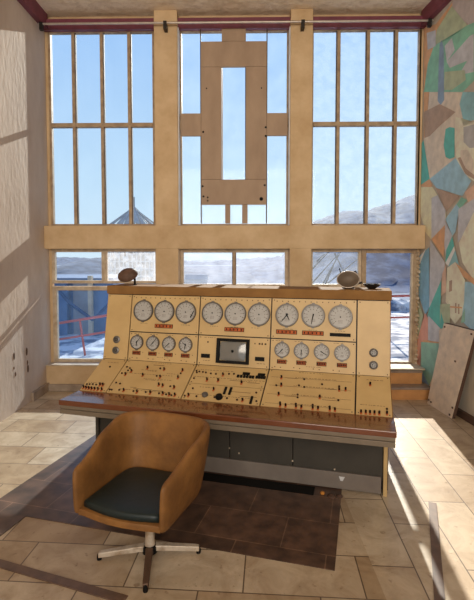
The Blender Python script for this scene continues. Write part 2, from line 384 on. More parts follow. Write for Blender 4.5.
POLY = [
 ('beige', [(424,92),(474,92),(474,150),(456,170),(430,182),(424,150)]),
 ('orange', [(422,26),(436,24),(453,2),(460,0),(438,34),(430,80),(426,130),(424,140),(423,30)]),
 ('mauve', [(453,-5),(500,-40),(500,60),(474,28),(466,22),(452,14)]),
 ('olive', [(437,30),(452,6),(457,13),(468,26),(456,44),(434,50)]),
 ('green', [(434,46),(452,37),(468,25),(480,20),(480,75),(463,92),(424,92),(428,64)]),
 ('lilac', [(445,46),(452,38),(455,50),(447,62)]), ('lilac', [(447,62),(470,36),(474,34),(474,58),(450,68)]), ('lilac', [(462,70),(474,50),(474,72),(464,74)]),
 ('olive', [(445,72),(465,70),(466,80),(452,90),(444,90)]),
 ('bluegrey', [(439,60),(440,44),(442,40),(444,47),(444.5,100),(441,105),(438,101)]),
 ('lilac', [(427,33),(436,30),(436,46),(428,50)]),
 ('tealblue', [(463,92),(500,92),(500,116),(464,122),(460,104)]),
 ('brown', [(424,112),(440,104),(456,112),(440,126),(430,136),(425,138)]),
 ('teal', [(446,129),(450,127),(455,128),(455,157),(450,159),(446,157),(444,145)]),
 ('teal', [(420,144),(424,140),(427,160),(430,179),(420,186)]),
 ('cream', [(456,117),(461,118),(464,126),(474,122),(500,110),(500,190),(474,181),(464,174),(457,160),(455,140)]),
 ('grey', [(464,127),(500,118),(500,146),(470,148),(464,142)]),
 ('beige', [(461,150),(468,150),(474,160),(474,174),(466,168),(461,160)]),
 ('brown', [(458,158),(461,157),(466,168),(476,176),(476,180),(466,174)]),
 ('sky', [(430,179),(456,158),(465,173),(472,181),(463,196),(437,188)]),
 ('orange', [(421,185),(430,179),(433,186),(426,190)]),
 ('brown', [(436,188),(460,196),(447,212)]),
 ('pink', [(465,192),(478,182),(490,215),(470,205)]),
 ('yellow', [(418,188),(433,187),(438,195),(446,210),(447,220),(432,240),(426,232),(418,214)]),
 ('lilac', [(432,198),(438,195),(446,210),(446,224),(432,240)]),
 ('green', [(452,212),(462,197),(468,200),(460,210),(454,216)]),
 ('sky', [(446,219),(457,204),(460,208),(456,232),(453,236)]),
 ('lilac', [(459,209),(474,199),(500,190),(500,216),(474,219),(458.5,243)]),
 ('cream', [(459.5,243),(474,213),(500,190),(500,300),(474,280),(463,262)]),
 ('orange', [(432,239),(445.5,225),(446.5,243),(444,257)]),
 ('lilac', [(446,222),(453,236),(447,262),(445,245)]),
 ('teal', [(453,236),(455,246),(448,260),(446,262),(447,250)]),
 ('white', [(446,263),(455,246),(456,250),(449,266)]),
 ('tealblue', [(449,266),(456,250),(459,262),(462,276),(452,272)]),
 ('blue', [(416,256),(430,247),(430,308),(426,315),(416,295)]),
 ('white', [(417,258),(427,248),(419,266)]),
 ('lilac', [(431,240),(446,263),(444,274),(430,310)]),
 ('teal', [(442,280),(441,328),(428,317),(430,308)]),
 ('pink', [(443,274),(447,264),(447,292),(442,296)]),
 ('sky', [(463,282),(474,282),(500,282),(500,350),(474,332),(463,321)]),
 ('orange', [(456,262),(474,278),(500,300),(500,308),(474,284),(458,272)]),
 ('cream', [(448,268),(456,262),(466,280),(465,302),(463,315),(456,324),(451,317),(451,308),(446.5,302)]),
 ('brown', [(450,281),(453,280),(453,291),(450,292)]), ('brown', [(456,303),(457.5,303),(457.5,313),(456,313)]), ('brown', [(459,304),(460.5,304),(460.5,314),(459,314)]),
 ('orange', [(451,306),(463,307),(463,308.5),(451,307.5)]),
 ('olive', [(441,304),(451,304),(451,324),(441,326)]), ('greygreen', [(463,316),(466,308),(466,322),(462,323)]),
 ('olive', [(415,298),(424,316),(419,340),(415,342)]),
 ('lilac', [(429,315),(441,328),(440,343),(429,340)]),
 ('teal', [(441,326),(442,312),(446,326),(443,334)]),
 ('salmon', [(426,313),(429,318),(429,340),(422,342),(421,365),(414,366),(416,338)]),
 ('greygreen', [(422,342),(440,343),(440,362),(430,387),(422,370)]),
 ('orange', [(424,340),(441,342),(441,343.5),(424,342)]),
 ('bluegrey', [(421,368),(430,385),(432,398),(424,398)]),
 ('beige', [(440,330),(452,324),(452,402),(432,402),(430,386),(440,362)]),
]
bm = new_bm()
for k, (c, pts) in enumerate(POLY):
    q = [px(x, y) for x, y in pts]
    q = [(min(y, 5.49), z) for y, z in q]
    X0 = -.0015-.0002*k
    vs = [bm.verts.new((xr(y)+X0, y, max(.02, min(z, 4.24)))) for y, z in q]
    try: f = bm.faces.new(vs)
    except ValueError: continue
    f.material_index = pk.index(c)
# loose continuation of the painting towards the viewer
def pr(c, pts):
    vs = [bm.verts.new((xr(y)-.0012, y, z)) for y, z in pts]; bm.faces.new(vs).material_index = pk.index(c)
rows = [.95, 1.5, 2.1, 2.7, 3.3, 3.8, 4.23]; cs = ['sky', 'cream', 'teal', 'beige', 'orange', 'lilac', 'green', 'blue', 'yellow', 'mauve']
base = bm.verts
for i in range(6):
    for j in range(4):
        y0 = 4.35-j*.55-.10*(i % 2); y1 = y0-.55
        pr(cs[(i*3+j*5) % 10], [(y0, rows[i]), (y1+.1, rows[i]), (y1, rows[i+1]), (y0-.08, rows[i+1])])
geom = bmesh.ops.triangulate(bm, faces=bm.faces[:])
mu = obj('mural', bm, MP); tag(mu, 'faded geometric mural in pastel shapes painted on the right wall', 'mural')

# ------------------------------------------------------------------ leaning board
lb = empty('leaning_board', (2.05, 4.7, 0)); tag(lb, 'worn off white rectangular board leaning against the mural wall', 'board')
c4 = [Vector((1.985, 4.98, 0)), Vector((2.035, 4.49, 0)), Vector((2.148, 4.30, .90)), Vector((2.092, 4.85, .895))]
off = Vector((2.05, 4.7, 0)); nrm = Vector((.035, .004, .004))
bm = new_bm()
a = [bm.verts.new(p-off) for p in c4]; b = [bm.verts.new(p-off+nrm) for p in c4]
bm.faces.new(a); bm.faces.new(b[::-1]).material_index = 1
for i in range(4): bm.faces.new([a[i], a[(i+1) % 4], b[(i+1) % 4], b[i]]).material_index = 1
obj('board_panel', bm, [M_board, M_boardedge], lb)
bm = new_bm()
for u, v in ((.06, .96), (.92, .96), (.65, .62), (.05, .05), (.93, .12), (.9, .03), (.15, .04)):
    p = c4[0]*(1-u)*(1-v)+c4[1]*u*(1-v)+c4[2]*u*v+c4[3]*(1-u)*v-off
    bm = new_bm(); add_box(bm, p.x-.006, p.x+.006, p.y-.012, p.y+.012, p.z-.008, p.z+.008)
    obj('screw_hole', bm, M_boardedge, lb)

# ------------------------------------------------------------------ control console
con = empty('control_console', CC, -TH)
tag(con, 'large cream and wood control console with dials facing the window wall room', 'control console')
con['label'] = 'large cream control console with dials, screen and reddish wooden desk edge'
W = 1.113
U0, U1 = Vector((0, .568, .766)), Vector((0, .663, 1.286)); L0, L1 = Vector((0, .237, .596)), Vector((0, .568, .766))
def frameM(p0, p1, x, v, d=0):
    t = (p1-p0).normalized(); X = Vector((1, 0, 0)); n = X.cross(t)
    o = p0+(p1-p0)*v+X*x+n*d
    return Matrix(((X.x, t.x, n.x, o.x), (X.y, t.y, n.y, o.y), (X.z, t.z, n.z, o.z), (0, 0, 0, 1)))
# housing
bm = new_bm()
add_prism_x(bm, [(.415+.05, .02), (.95, .02), (.95, 1.286), (.663+.014, 1.286), (.568+.014, .766), (.237+.02, .59), (.465, .59)], -W+.012, W-.012)
obj('cabinet_body', bm, M_seam, con)
for s in (-1, 1):
    bm = new_bm(); x0, x1 = sorted((s*(W-.012), s*W))
    add_prism_x(bm, [(.95, .60), (.95, 1.286), (.665, 1.286), (.570, .766), (.24, .598)], x0, x1)
    obj('side_panel', bm, M_capo, con)
    bm = new_bm(); x0, x1 = sorted((s*1.068, s*1.094))
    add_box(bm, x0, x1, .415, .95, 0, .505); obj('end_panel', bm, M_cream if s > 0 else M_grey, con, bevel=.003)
bm = new_bm(); add_box(bm, -W-.006, W+.006, .652, .97, 1.288, 1.356); obj('top_cap', bm, M_capo, con, bevel=.004)
bm = new_bm(); add_box(bm, -1.118, 1.118, 0, .47, .560, .5965); obj('desk_top', bm, M_wood, con, bevel=.005)
bm = new_bm(); add_box(bm, -1.112, 1.112, .006, .46, .536, .560); add_box(bm, -1.108, 1.108, .014, .46, .532, .536); add_box(bm, -1.112, 1.112, .004, .46, .500, .532)
obj('front_rail', bm, M_rail, con, bevel=.002)
for a, b in ((-1.066, -.52), (-.514, -.004), (.002, .338+.12), (.464, 1.066)):
    bm = new_bm(); add_box(bm, a, b, .438, .465, .10, .50); obj('lower_panel', bm, M_grey, con, bevel=.002)
bm = new_bm(); add_box(bm, -1.066, 1.055, .418, .436, .012, .125); obj('kick_plate', bm, M_kick, con, bevel=.003)
bm = new_bm()
for x, z in ((.005, .40), (-.002, .20), (.07, .17), (.46, .16), (.452, .37), (.90, .42), (.75, .135)):
    bm = new_bm(); add_box(bm, x-.005, x+.005, .432, .438, z-.004, z+.006)
    obj('paint_chip', bm, M_framelight, con)
bm = new_bm(); vs = [bm.verts.new(p) for p in ((.78, .417, .10), (.82, .417, .10), (.805, .417, .07), (.79, .417, .072))]; bm.faces.new(vs)
q = bmesh.ops.extrude_face_region(bm, geom=bm.faces[:]); bmesh.ops.translate(bm, vec=(0, -.003, 0), verts=[v for v in q['geom'] if isinstance(v, bmesh.types.BMVert)])
obj('paper_scrap', bm, M_scaf, con)

# enamel panels (seams show the dark housing between them)
us = [-W, -.890, -.300, .266, .884, W]; g = .005
def plate(p0, p1, xa, xb, va, vb, texts, name='instrument_panel'):
    L = (p1-p0).length; M = frameM(p0, p1, 0, 0)
    bm = new_bm(); add_box(bm, xa+g, xb-g, va*L+.004, vb*L-.004, -.012, .004)
    for (x, v, w, h) in texts: add_box(bm, x-w/2, x+w/2, v*L-h/2, v*L+h/2, .004, .0045, 1)
    for x in (xa+.02, xb-.02):
        for v in (va*L+.016, vb*L-.016): add_box(bm, x-.0035, x+.0035, v-.0035, v+.0035, .004, .0055, 1)
    return obj(name, bm, [M_cream, M_ink], con, mat4=M)
def dashes(x0, x1, v, n=6, h=.003):
    out = []; x = x0; random.seed(int((x0+v)*1000) % 997)
    while x < x1:
        w = random.uniform(.006, .02); out.append((x+w/2, v, w, h)); x += w+random.uniform(.004, .012)
    return out
for i in range(5):
    a, b = us[i], us[i+1]
    if i in (0, 4):
        plate(U0, U1, a, b, 0, 1, [])
        plate(L0, L1, a, b, 0, 1, dashes(a+.07, b-.06, .88) + dashes(a+.03, b-.05, .24))
    else:
        t = []
        x = a+.04
        while x < b-.04: t.append((x, .955, .006, .008)); x += .042
        for c in (a+.12, (a+b)/2, b-.12): t += dashes(c-.03, c+.03, .57 if i == 3 else .565, h=.0025)
        plate(U0, U1, a, b, .432, 1, t)
        t = []
        if i != 2:
            for c in (a+.07, a+.21, a+.35, a+.49):
                t += dashes(c-.03, c+.03, .405, h=.0025); t += [(c-.03, .045, .008, .006), (c+.012, .04, .008, .006), (c+.06, .13, .005, .006)]
            t += dashes((a+b)/2-.04, (a+b)/2+.05, .07, h=.0025)
        else:
            t += dashes(-.25, -.17, .40) + [(-.22, .335, .012, .012)] + dashes(-.25, -.2, .07) + dashes(.17, .23, .07)
            t += [(.15, .345, .008, .01), (.185, .345, .014, .012), (.205, .345, .01, .016), (.23, .345, .014, .012)]
        plate(U0, U1, a, b, 0, .432, t)
        t = dashes(a+.22, b-.22, .955)
        if i == 1:
            t += [(-.60, .89, .09, .004)] + dashes(-.72, -.60, .72)+dashes(-.66, -.60, .70)+dashes(-.50, -.42, .66)+dashes(-.66, -.44, .47)+dashes(-.64, -.52, .44)+[(-.62, .17, .15, .004), (-.50, .16, .08, .004), (-.70, .20, .05, .003)]+dashes(-.8, -.42, .13)+dashes(-.85, -.45, .60)
            plate(L0, L1, a, b, 0, 1, t)
        elif i == 2:
            t = dashes(-.28, 0, .85)+dashes(-.28, .24, .64)+dashes(0, .2, .60)+[(.06, .60, .10, .003), (.18, .57, .09, .003)]
            plate(L0, L1, a, b, .44, 1, t)
            t = [(.11, .30, .14, .003), (.17, .20, .12, .003)]+dashes(-.26, .2, .16)+dashes(-.2, -.1, .36)
            plate(L0, L1, a, b, 0, .44, t)
        else:
            for v in (.86, .63, .40, .17): t += dashes(a+.2, b-.14, v-.05); t.append(((a+b)/2, v-.075, .56, .0016))
            t += [(.72, .56, .08, .003), (.44, .78, .09, .003), (.72, .28, .1, .003), (.46, .30, .09, .003)]
            plate(L0, L1, a, b, 0, 1, t)

# gauges
def gauge_meshes(R):
    bm = new_bm()
    add_lathe(bm, [(R, 0), (R, .012), (R*.96, .019), (R*.89, .019), (R*.86, .012)], 40)
    for s in (-1, 1): add_box(bm, -.010, .010, s*R-.006*(1+s*.0), s*R+.006, 0, .012)
    bez = bm
    bf = new_bm(); add_lathe(bf, [(0, .0105), (R*.9, .0105), (R*.9, .006)], 40)
    nt = 40
    for k in range(nt):
        a = math.radians(225-k*270/(nt-1)); big = k % 4 == 0
        r0, r1 = (R*.66, R*.83) if big else (R*.75, R*.82)
        M = Matrix.Rotation(a, 4, 'Z'); add_box(bf, r0, r1, -.0008*(2 if big else 1), .0008*(2 if big else 1), .0105, .0109, 1, M)
        if big:
            add_box(bf, R*.50, R*.57, -.002, .002, .0105, .0109, 1, M)
    for j in range(3): add_box(bf, -R*.2, R*.2, -R*(.3+.1*j)-.0008, -R*(.3+.1*j)+.0008, .0105, .0109, 1)
    pin = new_bm(); add_lathe(pin, [(R*.055, .0105), (R*.055, .015), (0, .016)], 12)
    return bez, bf, pin
def needle_bm(R, ln, w):
    bm = new_bm(); vs = [(-w, -R*.15, .0130), (w, -R*.15, .0130), (w*.35, ln*R, .0130), (-w*.35, ln*R, .0130)]
    a = [bm.verts.new(v) for v in vs]; b = [bm.verts.new((v[0], v[1], .0145)) for v in vs]
    bm.faces.new(a); bm.faces.new(b)
    for i in range(4): bm.faces.new([a[i], a[(i+1) % 4], b[(i+1) % 4], b[i]])
    return bm
ME = {}
for key, R in (('b', .086), ('s', .056)):
    x, y, z = gauge_meshes(R)
    for k, bmx, ms in (('bez', x, [M_bezel]), ('face', y, [M_face, M_ink]), ('pin', z, [M_black])):
        bmesh.ops.recalc_face_normals(bmx, faces=bmx.faces); me = bpy.data.meshes.new(k); bmx.to_mesh(me); bmx.free()
        for m in ms: me.materials.append(m)
        ME[key+k] = me
    for k, ln, w in (('n', .75, .0048 if key == 'b' else .0036), ('m', .5, .0055 if key == 'b' else .004)):
        bmx = needle_bm(R, ln, w); bmesh.ops.recalc_face_normals(bmx, faces=bmx.faces); me = bpy.data.meshes.new(k); bmx.to_mesh(me); bmx.free(); me.materials.append(M_black); ME[key+k] = me
def link(name, me, parent, M):
    o = bpy.data.objects.new(name, me); COL.objects.link(o); o.parent = parent; o.matrix_local = M; return o
def gauge(key, x, v, needles=()):
    gz = link('dial_gauge', ME[key+'bez'], con, frameM(U0, U1, x, v, .004))
    link('gauge_face', ME[key+'face'], gz, Matrix()); link('centre_pin', ME[key+'pin'], gz, Matrix())
    for kind, ang in needles: link('needle', ME[key+kind], gz, Matrix.Rotation(math.radians(ang), 4, 'Z'))
for x, v, nd in ((-.778, .755, ()), (-.596, .755, ()), (-.414, .755, ()), (-.195, .757, ()), (-.011, .757, ()), (.173, .757, ()),
                 (.384, .762, (('n', 142), ('m', 208))), (.576, .768, (('n', 170),)), (.770, .760, ())):
    gauge('b', x, v, nd)
bm = needle_bm(.086, .55, .005); o = obj('hand_marker', bm, M_black, con, mat4=frameM(U0, U1, -.365, .70, .004) @ Matrix.Rotation(math.radians(-25), 4, 'Z'))
for x, v, nd in ((-.815, .277, (('n', -38), ('m', 185))), (-.676, .277, (('n', -40), ('m', 140))), (-.539, .277, (('n', 132),)), (-.399, .277, (('m', 60), ('n', 170))),
                 (.356, .280, (('n', 140),)), (.498, .280, (('n', 180),)), (.643, .280, (('n', 238),)), (.786, .280, ())):
    gauge('s', x, v, nd)
# indicator strips
def strip(x, v, w, h, m, name='indicator_strip'):
    bm = new_bm(); add_box(bm, -w/2, w/2, -h/2, h/2, 0, .006, 0)
    if m is M_red:
        for k in range(5): xx = -w/2+(k+.5)*w/5; add_box(bm, xx-.006, xx+.002, -h*.32, h*.32, .006, .008, 1)
        add_box(bm, -w/2-.005, w/2+.005, -h/2-.004, h/2+.004, 0, .003, 2)
    return obj(name, bm, [m, M_pin, M_ink], con, mat4=frameM(U0, U1, x, v, .004))
for x, v, m in ((-.595, .535, M_red), (-.015, .530, M_red), (.384, .528, M_red), (.576, .528, M_red), (.770, .520, M_black)):
    strip(x, v, .145, .024, m)
for x in (-.815, -.676, -.539, -.399, .356, .498, .643, .786): strip(x, .118, .06, .022, M_red)
for x, v in ((-.233, .135), (.191, .135)): strip(x, v, .07, .03, M_black, 'meter_slot')
# screen
M = frameM(U0, U1, -.018, .222, .004)
bm = new_bm(); X, Y = .128, .094
ri = [(-.105, -.074), (.105, -.074), (.105, .074), (-.105, .074)]; ro = [(-X, -Y), (X, -Y), (X, Y), (-X, Y)]
vo0 = [bm.verts.new((x, y, 0)) for x, y in ro]; vo = [bm.verts.new((x*.985, y*.985, .022)) for x, y in ro]; vi = [bm.verts.new((x, y, .020)) for x, y in ri]; vb = [bm.verts.new((x*.96, y*.96, .003)) for x, y in ri]
for A_, B_ in ((vo0, vo), (vo, vi), (vi, vb)):
    for i in range(4): bm.faces.new([A_[i], A_[(i+1) % 4], B_[(i+1) % 4], B_[i]])
sc = obj('display_screen', bm, M_black, con, mat4=M)
bm = new_bm(); n = 12; vv = {}
for i in range(n+1):
    for j in range(n+1):
        u, w = i/n*2-1, j/n*2-1
        sx = u*math.sqrt(1-w*w*.09); sy = w*math.sqrt(1-u*u*.09)
        vv[i, j] = bm.verts.new((sx*.101, sy*.071, .006+.010*(1-u*u)*(1-w*w)**.5 if abs(w) < 1 else .006))
for i in range(n):
    for j in range(n): bm.faces.new([vv[i, j], vv[i+1, j], vv[i+1, j+1], vv[i, j+1]])
obj('screen_glass', bm, M_screen, sc, smooth=True)
bm = new_bm(); add_lathe(bm, [(.011, .016), (.008, .019), (0, .019)], 12); obj('centre_mark', bm, M_black, sc)
# jacks on the end panels
for x, v in ((1.0, .306), (1.0, .144), (-1.0, .300), (-1.0, .138)):
    bm = new_bm(); add_lathe(bm, [(.030, 0), (.030, .006), (.020, .010), (.018, .004), (0, .004)], 20)
    for k in range(5):
        a = k*2*PI/5; add_lathe(bm, [(.003, .004), (.003, .007), (0, .007)], 6, 1, None, (.010*math.cos(a), .010*math.sin(a)))
    obj('socket', bm, [M_bezel, M_black], con, mat4=frameM(U0, U1, x, v, .004))
# switches
def base_mesh(f):
    bm = new_bm(); ms = f(bm); bmesh.ops.recalc_face_normals(bm, faces=bm.faces); me = bpy.data.meshes.new('switch'); bm.to_mesh(me); bm.free()
    for m in ms: me.materials.append(m)
    return me
def f_small(bm): add_lathe(bm, [(.0072, 0), (.0072, .006), (.004, .009), (0, .009)], 8); return [M_pin]
def f_big(bm):
    add_box(bm, -.007, .007, -.014, .014, 0, .004, 1); add_tube(bm, [(0, 0, .003), (0, .006, .020)], [.005, .0065], 8, 0); return [M_black, M_red]
def f_tall(bm): add_box(bm, -.008, .008, -.034, .034, 0, .008); return [M_black]
def f_row(bm): add_box(bm, -.0085, .0085, -.012, .012, 0, .008); return [M_black]
def f_slot(bm): add_box(bm, -.027, .027, -.013, .013, 0, .004); return [M_black]
SW = {k: base_mesh(f) for k, f in dict(small=f_small, big=f_big, tall=f_tall, row=f_row, slot=f_slot).items()}
PTS = dict(
 small=[(-1.083,.149),(-1.061,.156),(-1.035,.164),(-1.005,.157),(-.996,.736),(-.853,.773),(-.822,.739),(-.825,.661),(-.574,.798),(-.391,.689),(-.861,.563),(-.568,.556),(-.856,.262),(-.821,.244),(-.421,.283),(-.872,.054),(-.855,.05),(-.795,.062),(-.68,.06),(-.582,.063),(-.477,.058),(-.421,.049),(-.379,.037),
  (-.278,.805),(-.269,.751),(-.253,.785),(-.225,.781),(-.2,.769),(-.271,.572),(-.159,.75),(-.119,.749),(-.021,.776),(.016,.786),(-.246,.279),(.219,.298),(-.28,.055),(-.194,.068),(-.063,.082),(.028,.084),(.101,.065),(.236,.072),
  (.345,.543),(.54,.552),(.502,.588),(.531,.774),(.658,.665),(.774,.643),(.775,.268),(.504,.333),(.507,.259),(.397,.09),(.503,.09),(.613,.10),(.723,.09),(1.078,.153)],
 big=[(-.973,.158),(-.949,.157),(-1.09,.04),(-1.066,.03),(-1.042,.025),(-1.017,.02),(-.992,.02),(-.964,.02),(-.933,.02),(-.793,.64),(-.678,.777),(-.537,.766),(-.388,.776),(-.395,.547),(-.825,.526),(-.681,.542),(-.536,.525),(-.513,.294),(-.48,.277),(-.387,.251),(-.758,.052),(-.649,.043),(-.545,.048),(-.447,.052),(-.397,.041),(-.354,.044),
  (-.063,.729),(-.167,.543),(-.083,.55),(.094,.532),(-.09,.286),(-.254,.066),(.14,.057),
  (.369,.771),(.38,.553),(.776,.543),(.818,.563),(.376,.295),(.653,.304),(.402,.01),(.438,.01),(.507,.01),(.542,.01),(.616,.01),(.650,.015),(.725,.015),(.758,.015),(.978,.756),(1.077,.039),(.92,.014),(.949,.017),(.975,.019),(1.002,.021),(1.031,.024)],
 tall=[(-.004,.285),(.034,.28),(.2,.086)],
 row=[(.053,.726),(.076,.726),(.099,.726),(.121,.727),(.144,.727),(.164,.727),(.191,.734),(.21,.734),(.229,.734),(.248,.733)],
 slot=[(.107,.822),(.22,.822)])
NM = dict(small='push_button', big='toggle_switch', tall='rocker_switch', row='key_switch', slot='label_slot')
for k, pts in PTS.items():
    for x, v in pts:
        link(NM[k], SW[k], con, frameM(L0, L1, x, .035+v*.95, .004))
bm = new_bm(); add_lathe(bm, [(.024, 0), (.022, .014), (.010, .016), (0, .016)], 8); obj('selector_knob', bm, M_bezel, con, mat4=frameM(L0, L1, -.137, .15, .004))
bm = new_bm(); add_lathe(bm, [(.026, 0), (.024, .018), (0, .020)], 16); obj('selector_knob', bm, M_black, con, mat4=frameM(L0, L1, -.030, .12, .004))

# flat black strip below the kick plate, painted for the trench's dark inside
o = boxobj('trench_dark_strip', (-.55, .62, .30, .412, .003, .0065), M_black, loc=CC, rot=(0, 0, -TH)); o.name = 'trim_12'; o['kind'] = 'structure'
bm = new_bm()
random.seed(3)
for k in range(1):
    add_lathe(bm, [(0, 0), (.014, .002), (.016, .012), (.008, .018), (0, .018)], 8)
o = obj('orange_scrap', bm, mat('orange_plastic', (.7, .28, .05), .5), loc=(.52, 3.02, .006)); tag(o, 'small orange scrap lying on the floor by the kick plate', 'scrap')
for k, (x, y, s) in enumerate(((.575, 2.99, .03), (.63, 3.0, .022))):
    bm = new_bm(); add_lathe(bm, [(0, 0), (s, 0), (s*.9, s*.5), (s*.3, s*.8), (0, s*.8)], 7)
    o = obj('rubble_lump', bm, M_boardedge, loc=(x, y, 0), rot=(0, 0, k)); tag(o, ('larger' if k == 0 else 'smaller')+' dark rubble lump at the right end of the kick plate', 'rubble', 'rubble under the console')

# ------------------------------------------------------------------ things on top of the console
r = empty('bowl_lamp', (-.925, 3.84, 1.357)); tag(r, 'rusty brown bowl lamp head on a short bent stem, left end of console top', 'lamp')
bm = new_bm(); add_tube(bm, [(0, 0, 0), (0, 0, .05), (-.008, 0, .075), (-.03, 0, .09)], .009, 8); obj('stem', bm, M_black, r, smooth='auto')
bm = new_bm(); add_lathe(bm, [(.02, 0), (.02, .006), (0, .006)], 16); obj('foot', bm, M_black, r)
bm = new_bm()
MT = Matrix.Translation((-.062, 0, .088)) @ Matrix.Rotation(math.radians(-12), 4, 'Y') @ Matrix.Rotation(math.radians(48), 4, 'X') @ Matrix.Diagonal((1, .8, 1, 1))
add_lathe(bm, [(0, .040), (.03, .038), (.06, .026), (.082, .004), (.086, -.014), (.080, -.020), (.05, -.028), (0, -.030)], 26, 0, MT)
obj('lamp_shade', bm, M_rust, r, smooth='auto')
r = empty('reflector_disc', (.77, 3.47, 1.357)); tag(r, 'tilted round tarnished lamp reflector facing the room on console top', 'lamp')
MT = Matrix.Translation((0, -.02, .064)) @ Matrix.Rotation(math.radians(-8), 4, 'Y') @ Matrix.Rotation(math.radians(66), 4, 'X')
bm = new_bm(); add_lathe(bm, [(0, -.020), (.03, -.017), (.055, -.006), (.072, .010), (.082, .013), (.084, .008), (.070, -.010), (.035, -.028), (0, -.030)], 30, 0, MT @ Matrix.Diagonal((1, .78, 1, 1)))
obj('disc', bm, M_reflector, r, smooth='auto')
bm = new_bm(); add_tube(bm, [MT @ Vector((.083*math.cos(k*PI/18), .065*math.sin(k*PI/18), .013)) for k in range(37)], .0042, 6); obj('rim', bm, M_steel, r, smooth=True)
bm = new_bm(); add_tube(bm, [(.035, .045, .085), (.060, .040, .104), (.080, .034, .113)], [.02, .025, .022], 12); obj('socket_knob', bm, M_black, r, smooth='auto')
bm = new_bm(); add_tube(bm, [(-.04, .02, .09), (-.055, .03, .15)], .004, 6); obj('wire_stub', bm, M_darkmetal, r)
bm = new_bm(); add_tube(bm, [(.05, 0, .03), (.11, -.01, .045)], .008, 8); add_box(bm, -.03, .05, -.01, .04, 0, .02); obj('support', bm, M_darkmetal, r)
bm = new_bm(); add_lathe(bm, [(0, 0), (.025, .0), (.055, .020), (.064, .036), (.060, .036), (.048, .022), (0, .008)], 28)
o = obj('shallow_dish', bm, M_darkmetal, smooth='auto', loc=(.945, 3.44, 1.357)); tag(o, 'small dark shallow dish at the right end of console top', 'dish')

# ------------------------------------------------------------------ swivel chair
ch = empty('swivel_chair', (-.506, 2.375, 0), math.radians(-19)); tag(ch, 'tan leather tub swivel chair with dark green seat in front of console', 'chair')
def path(s):                                             # s 0..1 right arm front -> back -> left arm front
    La, Lb = .27, .82
    T = 2*La+Lb; d = s*T
    if d < La: return Vector((.262, -.235+d)), Vector((1, 0))
    if d > La+Lb:
        return Vector((-.262, .035-(d-La-Lb))), Vector((-1, 0))
    a = (d-La)/Lb*PI; e = .58
    ca, sa = math.cos(a), math.sin(a)
    p = Vector((.262*math.copysign(abs(ca)**e, ca), .035+.225*abs(sa)**(e*.85)))
    n = Vector((math.copysign(abs(ca)**1.3, ca), abs(sa)**1.3)); n.normalize()
    return p, n
def smooth01(t): t = max(0, min(1, t)); return t*t*(3-2*t)
bm = new_bm(); NS = 60; rings = []
for i in range(NS+1):
    s = i/NS; p, n = path(s)
    b = 1-abs(2*s-1)
    top = .540+.128*smooth01(b/.62); lean = .012+.06*smooth01(b*1.2); bot = .298; th = .046
    def P(q, h):   # q offset outward, h height frac
        f = (h-bot)/(top-bot); return (p.x+n.x*(q+lean*f), p.y+n.y*(q+lean*f*1.2), h)
    pr_ = [(0-.012, bot), (.004, bot+.02), (.004, (bot+top)/2), (.004, top-.03), (-.008, top-.006), (-.023, top), (-.038, top-.006), (-.046, top-.03), (-.046, (bot+top)/2), (-.046, bot+.02), (-.034, bot)]
    inset = .006 if i in (0, NS) else 0
    rings.append([bm.verts.new(P(q*(1) + (0 if not inset else (-.023-q)*.35), h-(0 if not inset else .010 if h > .4 else -.010))) for q, h in pr_])
n0 = len(rings[0])
for A_, B_ in zip(rings, rings[1:]):
    for k in range(n0): bm.faces.new([A_[k], A_[(k+1) % n0], B_[(k+1) % n0], B_[k]])
# rounded front caps
for ring, sgn in ((rings[0], 1), (rings[-1], 1)):
    new = []
    c = Vector((0, 0, 0))
    for v in ring: c += v.co
    c /= n0
    for v in ring:
        q = v.co.lerp(Vector((c.x, v.co.y, v.co.z)), .5); q.y -= .014; q.z = c.z+(q.z-c.z)*.975; new.append(bm.verts.new(q))
    for k in range(n0): bm.faces.new([ring[k], ring[(k+1) % n0], new[(k+1) % n0], new[k]])
    bm.faces.new(new)
sh = obj('tub_shell', bm, M_leather, ch, smooth=True)
sh.modifiers.new('sub', 'SUBSURF').levels = 1; sh.modifiers['sub'].render_levels = 1
sh.location = (-.034, -.004, 0)
def inner(off, n=40):
    pts = []
    for i in range(n+1):
        p, nn = path(i/n); pts.append((p.x-nn.x*off, p.y-nn.y*off))
    return pts
def slab(pts, z0, z1, r, crown=0, yfront=None):
    bm = new_bm(); cx = sum(p[0] for p in pts)/len(pts); cy = sum(p[1] for p in pts)/len(pts)
    lv = [(z0, .96), (z0+r*.4, 1), (z1-r, 1), (z1-r*.3, .985), (z1, .95), (z1+crown*.6, .7), (z1+crown, .35)]
    rg = [[bm.verts.new((cx+(x-cx)*k, cy+(y-cy)*k, z)) for x, y in pts] for z, k in lv]
    n = len(pts)
    for a, b in zip(rg, rg[1:]):
        for i in range(n): bm.faces.new([a[i], a[(i+1) % n], b[(i+1) % n], b[i]])
    bm.faces.new(rg[0][::-1]); bm.faces.new(rg[-1]); return bm
pts = inner(.050); fx = pts[-1][0]
front = [(fx+(pts[0][0]-fx)*t, pts[0][1]+.02-.035*math.sin(PI*t)) for t in [k/12 for k in range(1, 12)]]
pts = [(x, max(y, pts[0][1]+.02)) if False else (x, y+(.02 if y < -.22 else 0)) for x, y in pts]
obj('seat_cushion', slab(pts+front, .334, .374, .014, .004), M_cushion, ch, smooth=True, loc=(-.034, -.004, 0))
pts2 = inner(.030); front2 = [(pts2[-1][0]+(pts2[0][0]-pts2[-1][0])*t, pts2[0][1]+.005-.03*math.sin(PI*t)) for t in [k/12 for k in range(1, 12)]]
obj('seat_base', slab(pts2+front2, .300, .336, .010), M_leather, ch, smooth='auto', loc=(-.034, -.004, 0))
bm = new_bm(); add_box(bm, -.09, .09, -.09, .09, .28, .301); obj('mounting_plate', bm, M_black, ch, bevel=.004)
